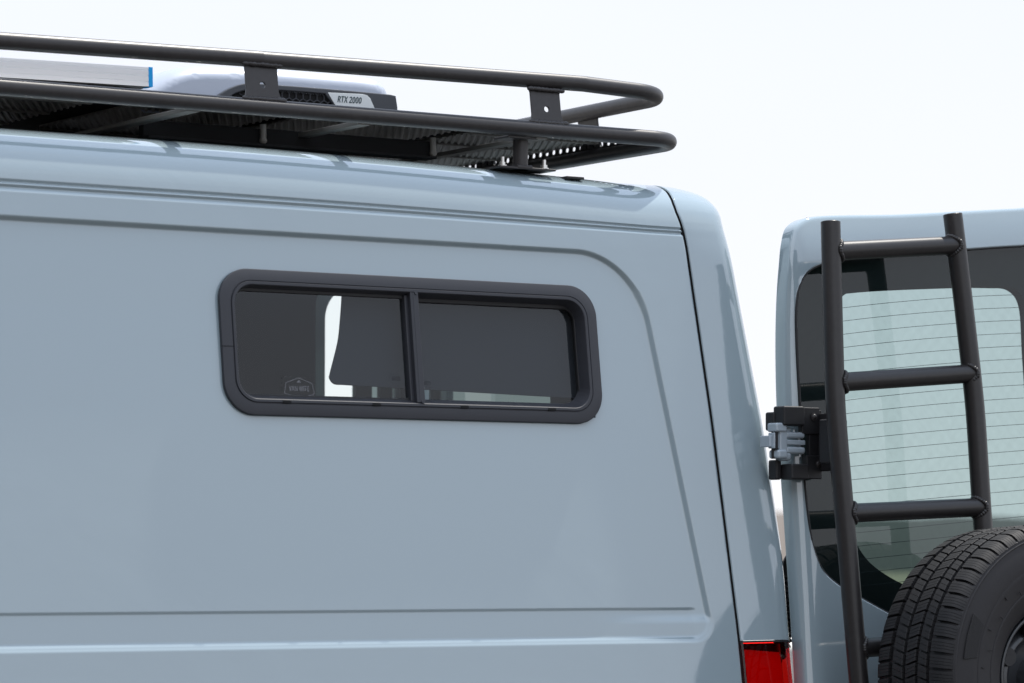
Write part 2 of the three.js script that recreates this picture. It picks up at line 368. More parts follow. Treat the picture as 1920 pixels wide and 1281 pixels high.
/* side window */
{
  const lean = -Math.atan(0.13);
  const W = new THREE.Group(); W.name = 'side_window'; van.add(W);
  const cx = (WIN[0] + WIN[1]) / 2, cy = (WIN[2] + WIN[3]) / 2, hw = (WIN[1] - WIN[0]) / 2, hh = (WIN[3] - WIN[2]) / 2;
  W.position.set(cx, cy, sideZ(cy) - 0.0095); W.rotation.x = lean;
  const ring = (ins, z, bot = 0, r = 0.088) => roundRect(-hw + ins, hw - ins, -hh + ins + bot, hh - ins, Math.max(0.012, r - ins * 0.75), 14).map(([x, y]) => [x, y, z]);
  const rings = [ring(0, 0), ring(0, 0.0075), ring(0.001, 0.0095), ring(0.0035, 0.0105), ring(0.031, 0.0115), ring(0.0322, 0.0095), ring(0.0335, 0.0095), ring(0.035, 0.0135), ring(0.0415, 0.0135), ring(0.043, 0.0125), ring(0.0445, 0.009), ring(0.049, -0.018, 0.009), ring(0.052, -0.036, 0.011)];
  const n = rings[0].length;
  const g = grid(rings.length, n + 1, (i, j) => rings[i][j % n]);
  const fr = mesh('window_frame', toCreasedNormals(g, 0.5), M.frame, W);
  for (const [x, y] of [[-1.53, -0.1655], [-1.255, -0.1655], [-0.976, -0.1655], [-0.69, -0.1655]])
    mesh('drain_slot', box(x - cx - 0.0125, x - cx + 0.0125, y + 0.003, y + 0.0105, 0.006, 0.0155, 0.001), M.blackDull, fr);
  mesh('joint_line', box(-hw - 0.0002, -hw + 0.04, -0.0008 - 0.015, 0.0008 - 0.015, 0.0085, 0.0119, 0.0003), M.blackDull, fr);
  // panes: the sliding one sits a little deeper
  const pane = (x0, x1, z, name) => { const o = roundRect(x0, x1, -hh + 0.056, hh - 0.05, 0.03, 8); const pg = slab(o, null, 0.003, 0); const m = new THREE.Mesh(new THREE.ShapeGeometry(shapeOf(o)), M.sideGlass); m.name = name; m.position.z = z; m.castShadow = false; W.add(m); return m; };
  const xd = -1.114 - cx;
  const pl = pane(-hw + 0.05, xd + 0.004, -0.0165, 'window_pane');
  const pr = pane(xd - 0.004, hw - 0.05, -0.034, 'window_pane');
  // rubber gasket round each pane
  const gasket = (x0, x1, z, dp, top) => { const o = roundRect(x0, x1, -hh + 0.05, hh - 0.042, 0.04, 10), h = roundRect(x0 + 0.009, x1 - 0.009, -hh + 0.06, hh - top, 0.034, 10); const s = slab(o, [h], dp, 0.002); s.translate(0, 0, z); return s; };
  mesh('gasket', gasket(-hw + 0.044, xd + 0.006, -0.012, 0.01, 0.0565), M.black, W);
  mesh('gasket', gasket(xd - 0.006, hw - 0.044, -0.027, 0.012, 0.061), M.black, W);
  const dv = mesh('window_divider', [box(xd - 0.012, xd + 0.012, -hh + 0.0445, hh - 0.0425, -0.03, 0.0125, 0.002), box(xd - 0.004, xd + 0.0135, -hh + 0.046, hh - 0.044, -0.02, 0.0135, 0.002), box(xd - 0.022, xd - 0.010, -hh + 0.05, hh - 0.048, -0.03, -0.002, 0.003)], M.frame, W);
  for (const y of [-hh + 0.047, hh - 0.045]) { const s = new THREE.CylinderGeometry(0.005, 0.0055, 0.003, 16); s.rotateX(Math.PI / 2); s.translate(xd + 0.006, y, 0.0145); mesh('screw', s, M.frame, dv); }
  // printed badge and etched letters on the glass
  const decal = (w, h, px, draw, name, x, y, z, col, parent) => {
    const c = document.createElement('canvas'); c.width = px; c.height = Math.round(px * h / w); const k = c.getContext('2d');
    k.fillStyle = '#000'; k.fillRect(0, 0, c.width, c.height); k.fillStyle = k.strokeStyle = '#fff'; draw(k, c.width, c.height);
    const t = new THREE.CanvasTexture(c); t.magFilter = THREE.LinearFilter;
    const m = new THREE.Mesh(new THREE.PlaneGeometry(w, h), new THREE.MeshStandardMaterial({ color: col, roughness: 0.6, alphaMap: t, transparent: true }));
    m.name = name; m.position.set(x, y, z); m.castShadow = false; parent.add(m); return m;
  };
  decal(0.104, 0.06, 384, (k, w, h) => {
    k.strokeStyle = '#4a4a4a'; k.fillStyle = '#5c5c5c'; k.lineWidth = 7; k.beginPath();
    for (const [i, [x, y]] of [[0.06, 0.75], [0.12, 0.28], [0.5, 0.05], [0.88, 0.28], [0.94, 0.75], [0.5, 0.96]].entries()) i ? k.lineTo(x * w, y * h) : k.moveTo(x * w, y * h);
    k.closePath(); k.stroke(); k.font = 'bold 62px sans-serif'; k.textAlign = 'center'; k.textBaseline = 'middle';
    k.save(); k.translate(w / 2, h * 0.53); k.scale(0.78, 1.15); k.fillText('VAN WIFE', 0, 0); k.restore();
    k.beginPath(); k.moveTo(w * 0.43, h * 0.26); k.lineTo(w * 0.5, h * 0.14); k.lineTo(w * 0.57, h * 0.26); k.fill();
  }, 'window_badge', -1.474 - cx, 2.132 - cy, 0.0012, C(0.42, 0.42, 0.45), pl);
  const etch = (k, w, h) => { k.fillStyle = '#6a6a6a'; k.font = 'bold 50px sans-serif'; k.textAlign = 'center'; k.textBaseline = 'middle'; k.fillText('WD', w / 2, h / 2); };
  decal(0.042, 0.022, 128, etch, 'glass_mark', -1.17 - cx, 2.166 - cy, 0.0012, C(0.02, 0.02, 0.025), pl);
  decal(0.042, 0.022, 128, etch, 'glass_mark', -1.062 - cx, 2.16 - cy, 0.0012, C(0.02, 0.02, 0.025), pr);
}
/* the rest of the shell: far wall, lining, floor, the closed door, blinds */
{
  const farHole = [...roundRect(-0.33, -0.06, 2.02, 2.572, 0.11, 12)];
  const far = slab([[-5.6, 0.5], [0.08, 0.5], [0.08, 2.63], [-5.6, 2.63]], [farHole], 0.03, 0.004);
  far.translate(0, 0, -1.93); mesh('body_wall', far, M.paint, van);
  const fp = new THREE.PlaneGeometry(0.17, 0.56); fp.translate(-0.135, 2.29, -1.945); mesh('tinted_pane', fp, new THREE.MeshPhysicalMaterial({ color: C(0.16, 0.2, 0.2), transmission: 1, roughness: 0, thickness: 0 }), van);
  const near = slab([[-5.5, 0.5], [-0.1, 0.5], [-0.14, 2.0], [-0.2, 2.6], [-5.5, 2.6]], [roundRect(WIN[0] + 0.02, WIN[1] - 0.02, WIN[2] + 0.02, WIN[3] - 0.02, 0.07, 8)], 0.012, 0);
  near.applyMatrix4(new THREE.Matrix4().makeTranslation(0, -1.5, 0)); near.rotateX(-Math.atan(0.13)); near.translate(0, 1.5, -0.062);
  const topRows = rowsP.filter((p) => p.y > 2.6); const rl = grid(topRows.length, 2, (i, j) => { const p = topRows[i]; return [j ? -0.25 : -5.5, p.y - p.ny * 0.05 - 0.02, p.z - p.nz * 0.05]; });
  const fl = slab([[-5.5, 0.5], [0.01, 0.5], [0.01, 2.62], [-5.5, 2.62]], [roundRect(-0.385, -0.05, 1.98, 2.6, 0.1, 10)], 0.02, 0); fl.translate(0, 0, -1.9);
  mesh('interior_lining', [near, rl, fl, box(-5.5, -0.05, 0.48, 0.52, -1.95, -0.02)], M.blindCloth, van);
  mesh('bulkhead', box(-5.62, -5.58, 0.5, 2.7, -1.96, -0.1, 0.01), M.paint, van);
  // blackout blind over the far opening, its edge bowed; a second one behind the closed door's glass
  const blind = spline([[-1.296, 2.43], [-1.298, 2.395], [-1.309, 2.322], [-1.318, 2.275], [-1.331, 2.235], [-1.3495, 2.183], [-1.353, 2.169], [-1.341, 2.1535], [-1.31, 2.151]], false, 40).concat([[-0.5, 2.133], [-0.46, 2.133], [-0.46, 2.5], [-1.294, 2.5]]);
  const bg = slab(blind, null, 0.005, 0.001); bg.translate(0, -1.5, 0); bg.rotateX(-Math.atan(0.13)); bg.translate(0, 1.5, -0.068); mesh('blackout_blind', bg, M.blindCloth, van);
  const posts = [box(-0.212, -0.149, 1.9, 2.6, -1.955, -1.935), box(-0.118, -0.07, 1.9, 2.6, -1.957, -1.937)]; mesh('window_post', posts, M.black, van);
  const dz = slab([[-1.0, 0.6], [-0.98, 2.66], [-1.84, 2.62], [-1.93, 0.6]].reverse(), [roundRect(-1.78, -1.06, 2.02, 2.5, 0.08, 8)], 0.05, 0.004); dz.rotateY(-Math.PI / 2); // local x -> world z
  dz.translate(0.02, 0, 0); mesh('closed_door', dz, M.paint, van);
  const pg = new THREE.PlaneGeometry(0.78, 0.54); pg.rotateY(Math.PI / 2); pg.translate(0.0, 2.26, -1.42);
  mesh('closed_door_glass', pg, new THREE.MeshPhysicalMaterial({ color: C(0.15, 0.19, 0.185), transmission: 1, roughness: 0, thickness: 0 }), van);
  const b3 = box(-0.06, -0.05, 0.6, 2.5, -1.02, -0.2, 0.001); mesh('bed_panel', b3, M.blackDull, van);
}
/* open cargo door, local x to the tail, y up the door, z out of its outer face */
const DK = Math.atan(0.06);
const doorAt = (o) => { o.position.set(0, 2, 0.02); o.rotation.x = -DK; };
const doorOutline = spline([[0.1, -1.35], [0.098, -0.67], [0.09, -0.247], [0.083, 0.117], [0.09, 0.38], [0.103, 0.53], [0.115, 0.597], [0.133, 0.641], [0.165, 0.664], [0.21, 0.676], [0.536, 0.701], [0.97, 0.742], [1.14, 0.755], [1.205, 0.72], [1.23, 0.63], [1.235, 0], [1.235, -1.3], [1.2, -1.36], [0.1, -1.4]], true, 500);
const glassOutline = spline([[0.1135, 0.1], [0.111, 0.3], [0.1145, 0.4], [0.127, 0.46], [0.155, 0.503], [0.208, 0.531], [0.3, 0.55], [0.408, 0.565], [0.767, 0.603], [0.96, 0.622], [1.09, 0.63], [1.155, 0.58], [1.17, 0.4], [1.175, 0], [1.165, -0.36], [1.12, -0.47], [1.0, -0.545], [0.8, -0.565], [0.6, -0.546], [0.427, -0.486], [0.3, -0.43], [0.215, -0.389], [0.168, -0.35], [0.14, -0.29], [0.124, -0.186], [0.117, -0.05]], true, 500);
function polarOf(poly, cx, cy) {
  return (a) => {
    const dx = Math.cos(a), dy = Math.sin(a); let best = 0;
    for (let i = 0, j = poly.length - 1; i < poly.length; j = i++) {
      const ax = poly[j][0] - cx, ay = poly[j][1] - cy, ex = poly[i][0] - poly[j][0], ey = poly[i][1] - poly[j][1];
      const den = dx * ey - dy * ex; if (Math.abs(den) < 1e-12) continue;
      const t = (ax * ey - ay * ex) / den, s = (ax * dy - ay * dx) / den;
      if (s >= -1e-6 && s <= 1 + 1e-6 && t > best) best = t;
    }
    return [cx + dx * best, cy + dy * best];
  };
}
{
  const pO = polarOf(doorOutline, 0.58, 0), pI = polarOf(glassOutline, 0.58, 0);
  const N = 720, A = []; for (let k = 0; k <= N; k++) A.push(k / N * Math.PI * 2);
  const O = A.map(pO), I = A.map(pI);
  const bend = (x, y) => -0.03 * Math.pow(clamp((0.155 - x) / 0.075, 0, 1), 1.8) - 0.03 * Math.pow(clamp((y - 0.5 - 0.09 * x) / 0.19, 0, 1.3), 2);
  const rings = [[0, -0.05, 0], [0, -0.014, 0], [0.002, -0.005, 0], [0.006, -0.0012, 0], [0.012, 0, 0]];
  for (const t of [0.12, 0.22, 0.32, 0.42, 0.52, 0.62, 0.72, 0.82, 0.9, 0.96]) rings.push([t, 0, 1]);
  rings.push([-0.005, 0, 2], [-0.0022, -0.0012, 2], [0, -0.005, 2], [0, -0.016, 2]);
  const g = grid(rings.length, N + 1, (i, j) => {
    const [t, z, mode] = rings[i], o = O[j], q = I[j], L = Math.hypot(o[0] - q[0], o[1] - q[1]);
    const f = mode === 0 ? t / L : mode === 1 ? Math.max(0.012 / L, t) : 1 + t / L;
    const x = lerp(o[0], q[0], f), y = lerp(o[1], q[1], f);
    return [x, y, z + bend(x, y)];
  });
  const door = mesh('cargo_door', g, M.paint, van); doorAt(door);
  const tex = (() => { // faint blotches of the hardened pane
    const S = 256, d = new Uint8Array(S * S * 4);
    for (let j = 0; j < S; j++) for (let i = 0; i < S; i++) {
      const u = i / S * Math.PI * 2, v = j / S * Math.PI * 2, k = (j * S + i) * 4;
      const b = Math.sin(u * 8 + Math.sin(v * 3) * 0.7) * Math.sin(v * 8 + Math.sin(u * 2) * 0.6);
      const n = fbm(Math.cos(u) * 3 + 20, Math.sin(u) * 3 + Math.cos(v) * 3, Math.sin(v) * 3, 3);
      const f = 1 + 0.008 * b + 0.03 * n;
      d[k] = clamp(172 * f, 0, 255); d[k + 1] = clamp(192 * f, 0, 255); d[k + 2] = clamp(191 * f, 0, 255); d[k + 3] = 255;
    }
    const t = new THREE.DataTexture(d, S, S); t.wrapS = t.wrapT = THREE.RepeatWrapping; t.magFilter = THREE.LinearFilter; t.minFilter = THREE.LinearFilter; t.repeat.set(2.6, 2.6); t.colorSpace = THREE.SRGBColorSpace; t.needsUpdate = true; return t;
  })();
  M.doorGlass = new THREE.MeshPhysicalMaterial({ map: tex, transmission: 1, roughness: 0, thickness: 0, ior: 1.52 });
  const gl = mesh('door_glass', new THREE.ShapeGeometry(shapeOf(I.slice(0, -1).map(([x, y]) => [x, y]))), M.doorGlass, door);
  gl.position.z = -0.0075; gl.castShadow = false;
  // black rubber bead round the pane
  const bead = mesh('glass_seal', tube(I.filter((_, k) => k % 4 === 0).map(([x, y]) => V(x, y, -0.006)), 0.0035, 8, false), M.black, door);
  for (let k = 0; k < 22; k++) {
    const y0 = 0.408 - k * 0.0385, pts = [], bow = sm(21, 0, k);
    for (let s = 0; s <= 12; s++) { const x = lerp(0.27, 1.03, s / 12), q = x - 0.28; pts.push(V(x, y0 + lerp(0.08, 0.137, bow) * q - 0.055 * bow * q * q, -0.0095)); }
    mesh('heating_wire', tube(pts, 0.0008, 5, false), M.black, door);
  }
  const cut = spline([[0.282, 0.1], [0.283, 0.35], [0.291, 0.422], [0.328, 0.458], [0.382, 0.468], [0.606, 0.488], [0.9, 0.505], [0.985, 0.502], [1.025, 0.468], [1.035, 0.3], [1.03, -0.2], [0.98, -0.36], [0.85, -0.43], [0.7, -0.435], [0.533, -0.404], [0.474, -0.385], [0.396, -0.345], [0.355, -0.311], [0.31, -0.24], [0.288, -0.1]], true, 160);
  const inner = slab(doorOutline.filter((_, i) => i % 4 === 0).map(([x, y]) => [x < 0.4 ? x + 0.036 * sm(0.4, 0.06, x) : x, y > 0.5 ? y - 0.02 : y]), [cut], 0.035, 0.003); inner.translate(0, 0, -0.047);
  mesh('door_trim', inner, M.black, door);
}
{ // door hinge: painted cast arms between the body edge and the door
  const H = mesh('door_hinge', [
    box(-0.01, 0.03, 2.040, 2.066, 0.01, 0.055, 0.006), box(0.006, 0.035, 1.972, 2.062, 0.012, 0.05, 0.006),
    box(-0.004, 0.032, 1.964, 1.99, 0.008, 0.056, 0.008), box(0.02, 0.052, 1.958, 1.985, 0.0, 0.05, 0.012),
    box(-0.012, 0.006, 1.993, 2.038, 0.018, 0.046, 0.003), box(-0.02, -0.008, 1.997, 2.03, -0.01, 0.036, 0.003),
    box(0.02, 0.058, 2.036, 2.056, 0.004, 0.04, 0.008),
    box(0.03, 0.098, 2.023, 2.041, 0.006, 0.05, 0.007), box(0.03, 0.1, 2.004, 2.018, 0.008, 0.048, 0.003), box(0.03, 0.1, 1.978, 1.999, 0.006, 0.05, 0.008),
  ], M.hinge, van);
  mesh('hinge_pin', [new THREE.CylinderGeometry(0.006, 0.006, 0.1, 16).translate(-0.002, 2.015, 0.03), box(-0.007, 0.0, 1.99, 2.042, 0.038, 0.05, 0.001)], M.black, H);
}
{ // corrugated cable boot between body and door
  const c = new THREE.CatmullRomCurve3([V(0.25, 1.70, -0.1), V(0.185, 1.68, -0.12), V(0.168, 1.63, -0.125), V(0.166, 1.56, -0.125), V(0.158, 1.48, -0.125), V(0.13, 1.41, -0.125), V(0.05, 1.36, -0.12)]);
  const pts = c.getPoints(180);
  mesh('cable_boot', tube(pts, (t) => 0.024 + (t > 0.34 ? 0.0032 * Math.sign(Math.sin(t * 190)) * Math.pow(Math.abs(Math.sin(t * 190)), 0.4) : 0), 20), M.black, van);
}

/* ------------------------------------------------------------------ ladder on the door */
const ladder = thing('ladder', 'black welded tube ladder bolted to the hinge side of the open cargo door', 'ladder');
{
  const r = 0.0282;
  const L = [V(0.1035, 2.634, 0.163), V(0.101, 2.506, 0.17), V(0.094, 2.13, 0.192), V(0.096, 2.05, 0.197), V(0.11, 1.775, 0.214), V(0.131, 1.394, 0.236), V(0.16, 0.85, 0.265)];
  const Rr = [V(0.558, 2.681, 0.16), V(0.583, 2.429, 0.174), V(0.606, 2.16, 0.19), V(0.610, 2.08, 0.195), V(0.617, 1.778, 0.213), V(0.631, 1.448, 0.233), V(0.65, 0.87, 0.262)];
  const smoothPath = (p) => new THREE.CatmullRomCurve3(p, false, 'centripetal').getPoints(60);
  mesh('stile', tube(smoothPath(L), r, 32), M.ladder, ladder); mesh('stile', tube(smoothPath(Rr), r, 32), M.ladder, ladder);
  const weld = (c, dir, rr) => { // rippled bead round a tube end
    const list = [], q = new THREE.Quaternion().setFromUnitVectors(V(0, 0, 1), dir);
    const n = 30; for (let k = 0; k < n; k++) {
      const a = k / n * Math.PI * 2, s = new THREE.SphereGeometry(0.0068 + rnd() * 0.001, 8, 6); s.scale(1, 1, 0.9);
      // follow the saddle where one round tube meets the other
      const px = Math.cos(a) * rr, py = Math.sin(a) * rr;
      s.translate(px, py, 0); s.applyQuaternion(q);
      const w = V(px, py, 0).applyQuaternion(q); s.translate(c.x, c.y, c.z);
      const side = 0.0282 - Math.sqrt(Math.max(0, 0.0282 ** 2 - Math.min(w.z * w.z, 0.027 ** 2)));
      s.translate(-dir.x * side, -dir.y * side, -dir.z * side); list.push(s);
    }
    return merge(list);
  };
  for (const [a, b] of [[V(0.105, 2.551, 0.167), V(0.571, 2.591, 0.165)], [V(0.1, 2.177, 0.189), V(0.61, 2.218, 0.187)], [V(0.112, 1.808, 0.212), V(0.62, 1.83, 0.21)], [V(0.129, 1.43, 0.234), V(0.631, 1.448, 0.233)], [V(0.152, 1.05, 0.254), V(0.645, 1.068, 0.252)]]) {
    const d = b.clone().sub(a).normalize();
    const rung = mesh('rung', tube([a, b], 0.027, 28, false), M.ladder, ladder);
    mesh('weld_bead', weld(a.clone().addScaledVector(d, 0.029), d, 0.028), M.ladder, rung);
    mesh('weld_bead', weld(b.clone().addScaledVector(d, -0.029), d.clone().negate(), 0.028), M.ladder, rung);
  }
  const br = mesh('mounting_bracket', [
    box(0.006, 0.03, 2.045, 2.098, -0.02, 0.02, 0.006), box(0.016, 0.036, 1.905, 1.962, -0.02, 0.02, 0.006),
    box(0.012, 0.088, 2.058, 2.114, 0.01, 0.062, 0.006), box(0.036, 0.1, 1.905, 1.95, 0.01, 0.066, 0.006),
    box(0.086, 0.15, 2.035, 2.112, 0.03, 0.05, 0.003), box(0.1, 0.155, 1.908, 1.975, 0.03, 0.054, 0.003),
    box(0.116, 0.16, 1.92, 2.105, 0.028, 0.046, 0.002), box(0.148, 0.158, 1.93, 2.095, 0.035, 0.125, 0.003), box(0.092, 0.15, 1.95, 2.075, 0.118, 0.178, 0.006),
  ], M.black, ladder);
  for (const [x, y] of [[0.128, 2.085], [0.142, 1.951]]) {
    const b = new THREE.SphereGeometry(0.0085, 18, 10, 0, Math.PI * 2, 0, Math.PI / 2); b.rotateX(Math.PI / 2); b.scale(1, 1, 0.7);
    const w = new THREE.CylinderGeometry(0.0115, 0.0115, 0.003, 20); w.rotateX(Math.PI / 2);
    mesh('bolt', [b.translate(x, y, 0.053), w.translate(x, y, 0.053)], M.rack, br);
  }
}

/* ------------------------------------------------------------------ roof rack */
const rack = thing('roof_rack', 'black tubular roof rack with two rails and a ribbed floor along the van roof', 'roof rack');
rack.position.set(-0.0296, -0.0055, 0.045);
{
  const r = 0.0225;
  const zl = -0.25, zr = -1.75;
  const lowX = -0.108, upX = -0.135;
  const lo = rounded([V(-4.2, 2.884, zl), V(lowX, 2.892, zl), V(lowX, 2.892, zr), V(-4.2, 2.884, zr)], 0.115, 18);
  const zu = -0.268;
  const hi = rounded([V(-4.2, 2.978, zu), V(-1.5, 3.0215, zu), V(-0.45, 3.034, zu), V(upX, 3.024, zu), V(upX, 3.014, zr + 0.018), V(-4.2, 2.978, zr + 0.018)], 0.13, 18);
  mesh('lower_rail', tube(lo, r, 28), M.rack, rack);
  mesh('upper_rail', tube(hi, r, 28), M.rack, rack);
  const plate = (x, w) => { // gusset plate with a hole, leaning in like the rails
    const h = 0.112, hole = []; for (let k = 0; k < 20; k++) { const a = -k / 20 * Math.PI * 2; hole.push([Math.cos(a) * 0.0085, 0.046 + Math.sin(a) * 0.0085]); }
    const o = [[-w / 2 - 0.012, -0.002], [w / 2 + 0.014, -0.002], [w / 2 + 0.004, 0.012], [w / 2 - 0.002, 0.03], [w / 2 - 0.002, h - 0.02], [w / 2 + 0.008, h + 0.004], [-w / 2 - 0.008, h + 0.004], [-w / 2 - 0.001, h - 0.02], [-w / 2 - 0.001, 0.03], [-w / 2 - 0.004, 0.014]];
    const g = slab(o, [hole], 0.007, 0.001); g.rotateX(-0.15); g.translate(x, 2.905, zl + 0.006); return g;
  };
  for (const x of [-3.4, -2.45, -1.503, -0.588]) {
    const p = mesh('rail_plate', plate(x, 0.1), M.rack, rack);
    const bead = (y, z, ww) => { const list = []; for (let k = 0; k < 9; k++) { const s = new THREE.SphereGeometry(0.0085 + rnd() * 0.0015, 8, 6); s.scale(1.35, 0.8, 0.8); s.translate(x - ww / 2 + ww * k / 8, y + (rnd() - 0.5) * 0.001, z); list.push(s); } return list; };
    mesh('weld_bead', bead(3.006, zu + 0.0135, 0.104), M.rack, p); mesh('weld_bead', bead(2.9105, zl + 0.009, 0.112), M.rack, p);
  }
  for (const z of [-0.72, -1.3]) { const p = plate(0, 0.1); p.translate(0, -2.905, -zl); p.rotateY(Math.PI / 2); p.translate(lowX - 0.006, 2.905, z); mesh('rail_plate', p, M.rack, rack); }
  // cross members, feet
  for (const x of [-3.3, -1.711, -1.186, -0.605]) mesh('crossbeam', box(x - 0.019, x + 0.019, 2.864, 2.876, zr, zl, 0.002), M.beam, rack);
  for (const [x, z] of [[-0.645, -0.3], [-0.645, -1.7], [-3.3, -0.3]]) {
    const f = mesh('foot', [new THREE.CylinderGeometry(0.0215, 0.0215, 0.092, 24).translate(x, 2.825, z), box(x - 0.085, x + 0.105, 2.779, 2.785, z - 0.06, z + 0.025, 0.002), box(x - 0.026, x + 0.026, 2.78, 2.791, z - 0.026, z + 0.026, 0.004), box(x - 0.07, x + 0.03, 2.862, 2.869, z - 0.03, z + 0.045, 0.002)], M.rack, rack);
    for (const bx of [x - 0.068, x + 0.072]) { const nut = new THREE.CylinderGeometry(0.0095, 0.0095, 0.009, 6), rod = new THREE.CylinderGeometry(0.0055, 0.0055, 0.026, 12), wa = new THREE.CylinderGeometry(0.013, 0.013, 0.0025, 18); mesh('bolt', [nut.translate(bx, 2.7915, z + 0.012), rod.translate(bx, 2.798, z + 0.012), wa.translate(bx, 2.7865, z + 0.012)], M.steel, f); }
  }
  mesh('roof_pad', box(-0.5, -0.44, 2.762, 2.7695, -0.33, -0.28, 0.002), M.black, rack);
  // floor planks: sheet with raised diagonal ribs underneath
  const plank = (x0, x1, z0, z1) => {
    const list = [box(x0, x1, 2.93, 2.935, z0, z1, 0.001), box(x0, x1, 2.922, 2.933, z1 - 0.002, z1, 0.0005), box(x0, x1, 2.922, 2.933, z0, z0 + 0.002, 0.0005)];
    const ax = Math.sin(0.525), az = -Math.cos(0.525), pitch = 0.0195;
    const nx = -az, nz = ax; // across the ribs
    const c0 = [x0, z0], c = [[x0, z0], [x1, z0], [x0, z1], [x1, z1]].map(([x, z]) => x * nx + z * nz);
    for (let s = Math.ceil(Math.min(...c) / pitch) * pitch; s < Math.max(...c); s += pitch) {
      let t0 = -1e9, t1 = 1e9; const px = s * nx, pz = s * nz;
      for (const [p, d, a, b] of [[px, ax, x0, x1], [pz, az, z0, z1]]) { const u = (a - p) / d, v = (b - p) / d; t0 = Math.max(t0, Math.min(u, v)); t1 = Math.min(t1, Math.max(u, v)); }
      if (t1 - t0 < 0.02) continue;
      const g = new THREE.CylinderGeometry(0.0052, 0.0052, t1 - t0, 8).rotateX(Math.PI / 2).scale(1, 0.8, 1); g.rotateY(Math.atan2(ax, az)); g.translate(px + ax * (t0 + t1) / 2, 2.9295, pz + az * (t0 + t1) / 2); list.push(g);
    }
    return list;
  };
  for (let k = 0; k < 5; k++) {
    const z1 = -0.41 - k * 0.264, z0 = z1 - 0.256;
    mesh('floor_plank', plank(-4.1, -1.802, z0, z1), M.deck, rack);
    mesh('floor_plank', plank(-0.575, -0.125, z0, z1), M.deck, rack);
  }
  mesh('floor_plank', plank(-1.68, -1.21, -1.25, -0.41), M.deck, rack); mesh('floor_plank', plank(-1.16, -0.63, -1.25, -0.41), M.deck, rack);
  mesh('service_tray', [box(-1.815, -0.56, 2.937, 2.941, -1.7, -0.555, 0.001)], M.blackDull, rack);
  // joists under the air conditioner with welded stiffeners
  mesh('joist', [box(-1.69, -0.765, 2.834, 2.88, -0.61, -0.58, 0.003), box(-1.69, -0.765, 2.827, 2.834, -0.61, -0.55, 0.002)], M.blackDull, rack);
  mesh('joist', [box(-1.69, -0.765, 2.825, 2.898, -1.5, -1.47, 0.003)], M.black, rack);
  for (const x of [-1.321, -0.765]) mesh('stiffener', [new THREE.CylinderGeometry(0.009, 0.009, 0.05, 12).translate(x, 2.865, -0.573), new THREE.SphereGeometry(0.011, 10, 8).translate(x, 2.845, -0.573)], M.deck, rack);
  // tail strip of the floor with its row of round holes
  const strip = [[-1.72, -0.021], [-0.37, -0.021], [-0.37, 0.014], [-1.72, 0.014]], holes = [];
  for (let k = 0; k < 36; k++) { const h = [], z = -0.40 - k * 0.0365; for (let q = 0; q < 16; q++) { const a = -q / 16 * Math.PI * 2; h.push([z + Math.cos(a) * 0.0088, Math.sin(a) * 0.0078 + 0.003]); } holes.push(h); }
  const sg = slab(strip, holes, 0.003, 0); sg.rotateY(-Math.PI / 2); sg.translate(lowX - 0.0125, 2.919, 0); mesh('hole_strip', sg, M.black, rack);
}

/* ------------------------------------------------------------------ solar panel */
{
  const p = thing('solar_panel', 'aluminium-framed solar panel with blue tape on its corner, lying on the roof rack', 'solar panel');
  const x1 = -1.753, zf = -0.42, zb = -1.62, y0 = 2.948, y1 = 3.0;
  const tilt = (g) => { g.applyMatrix4(new THREE.Matrix4().makeTranslation(-x1, -2.974, 0)); g.rotateZ(0.0185); g.translate(x1, 2.974, 0); return g; };
  const rail = (a, b, flip) => { // ribbed profile
    const o = [[0, y0], [0, y0 + 0.011], [0.0012, y0 + 0.012], [0.0012, y0 + 0.0135], [0, y0 + 0.0145], [0, y0 + 0.027], [0.0012, y0 + 0.028], [0.0012, y0 + 0.0295], [0, y0 + 0.0305], [0, y0 + 0.042], [0.0012, y0 + 0.043], [0.0012, y0 + 0.0445], [0, y0 + 0.0455], [0, y1], [0.012, y1], [0.012, y0 + 0.003], [0.035, y0 + 0.003], [0.035, y0]];
    const g = new THREE.ExtrudeGeometry(shapeOf(o), { depth: b - a, bevelEnabled: false }); g.rotateY(Math.PI / 2); g.translate(a, 0, zf); return g;
  };
  const f = rail(-4.0, x1);
  mesh('panel_frame', [tilt(f), tilt(box(-4, x1, y0, y1, zb, zb + 0.012)), tilt(box(x1 - 0.012, x1, y0, y1, zb, zf - 0.012)), tilt(box(x1 - 0.035, x1 - 0.012, y0, y0 + 0.003, zb, zf - 0.012, 0.0005))], M.aluminium, p);
  mesh('cell_sheet', [tilt(box(-3.98, x1 - 0.013, y1 - 0.006, y1 - 0.002, zb + 0.013, zf - 0.013, 0.001))], M.cells, p);
  mesh('backing_sheet', [tilt(box(-3.98, x1 - 0.013, y1 - 0.012, y1 - 0.0065, zb + 0.013, zf - 0.013, 0.001))], M.backsheet, p);
  for (const x of [-2.35, -2.02]) mesh('support_strip', [tilt(box(x - 0.012, x + 0.012, y0 + 0.004, y0 + 0.01, zb, zf - 0.02, 0.001))], M.aluminium, p);
  mesh('corner_tape', [tilt(box(x1 - 0.0105, x1 + 0.0012, y0 - 0.0008, y1 + 0.0008, zf - 0.04, zf + 0.0012, 0.0004))], M.tape, p);
}

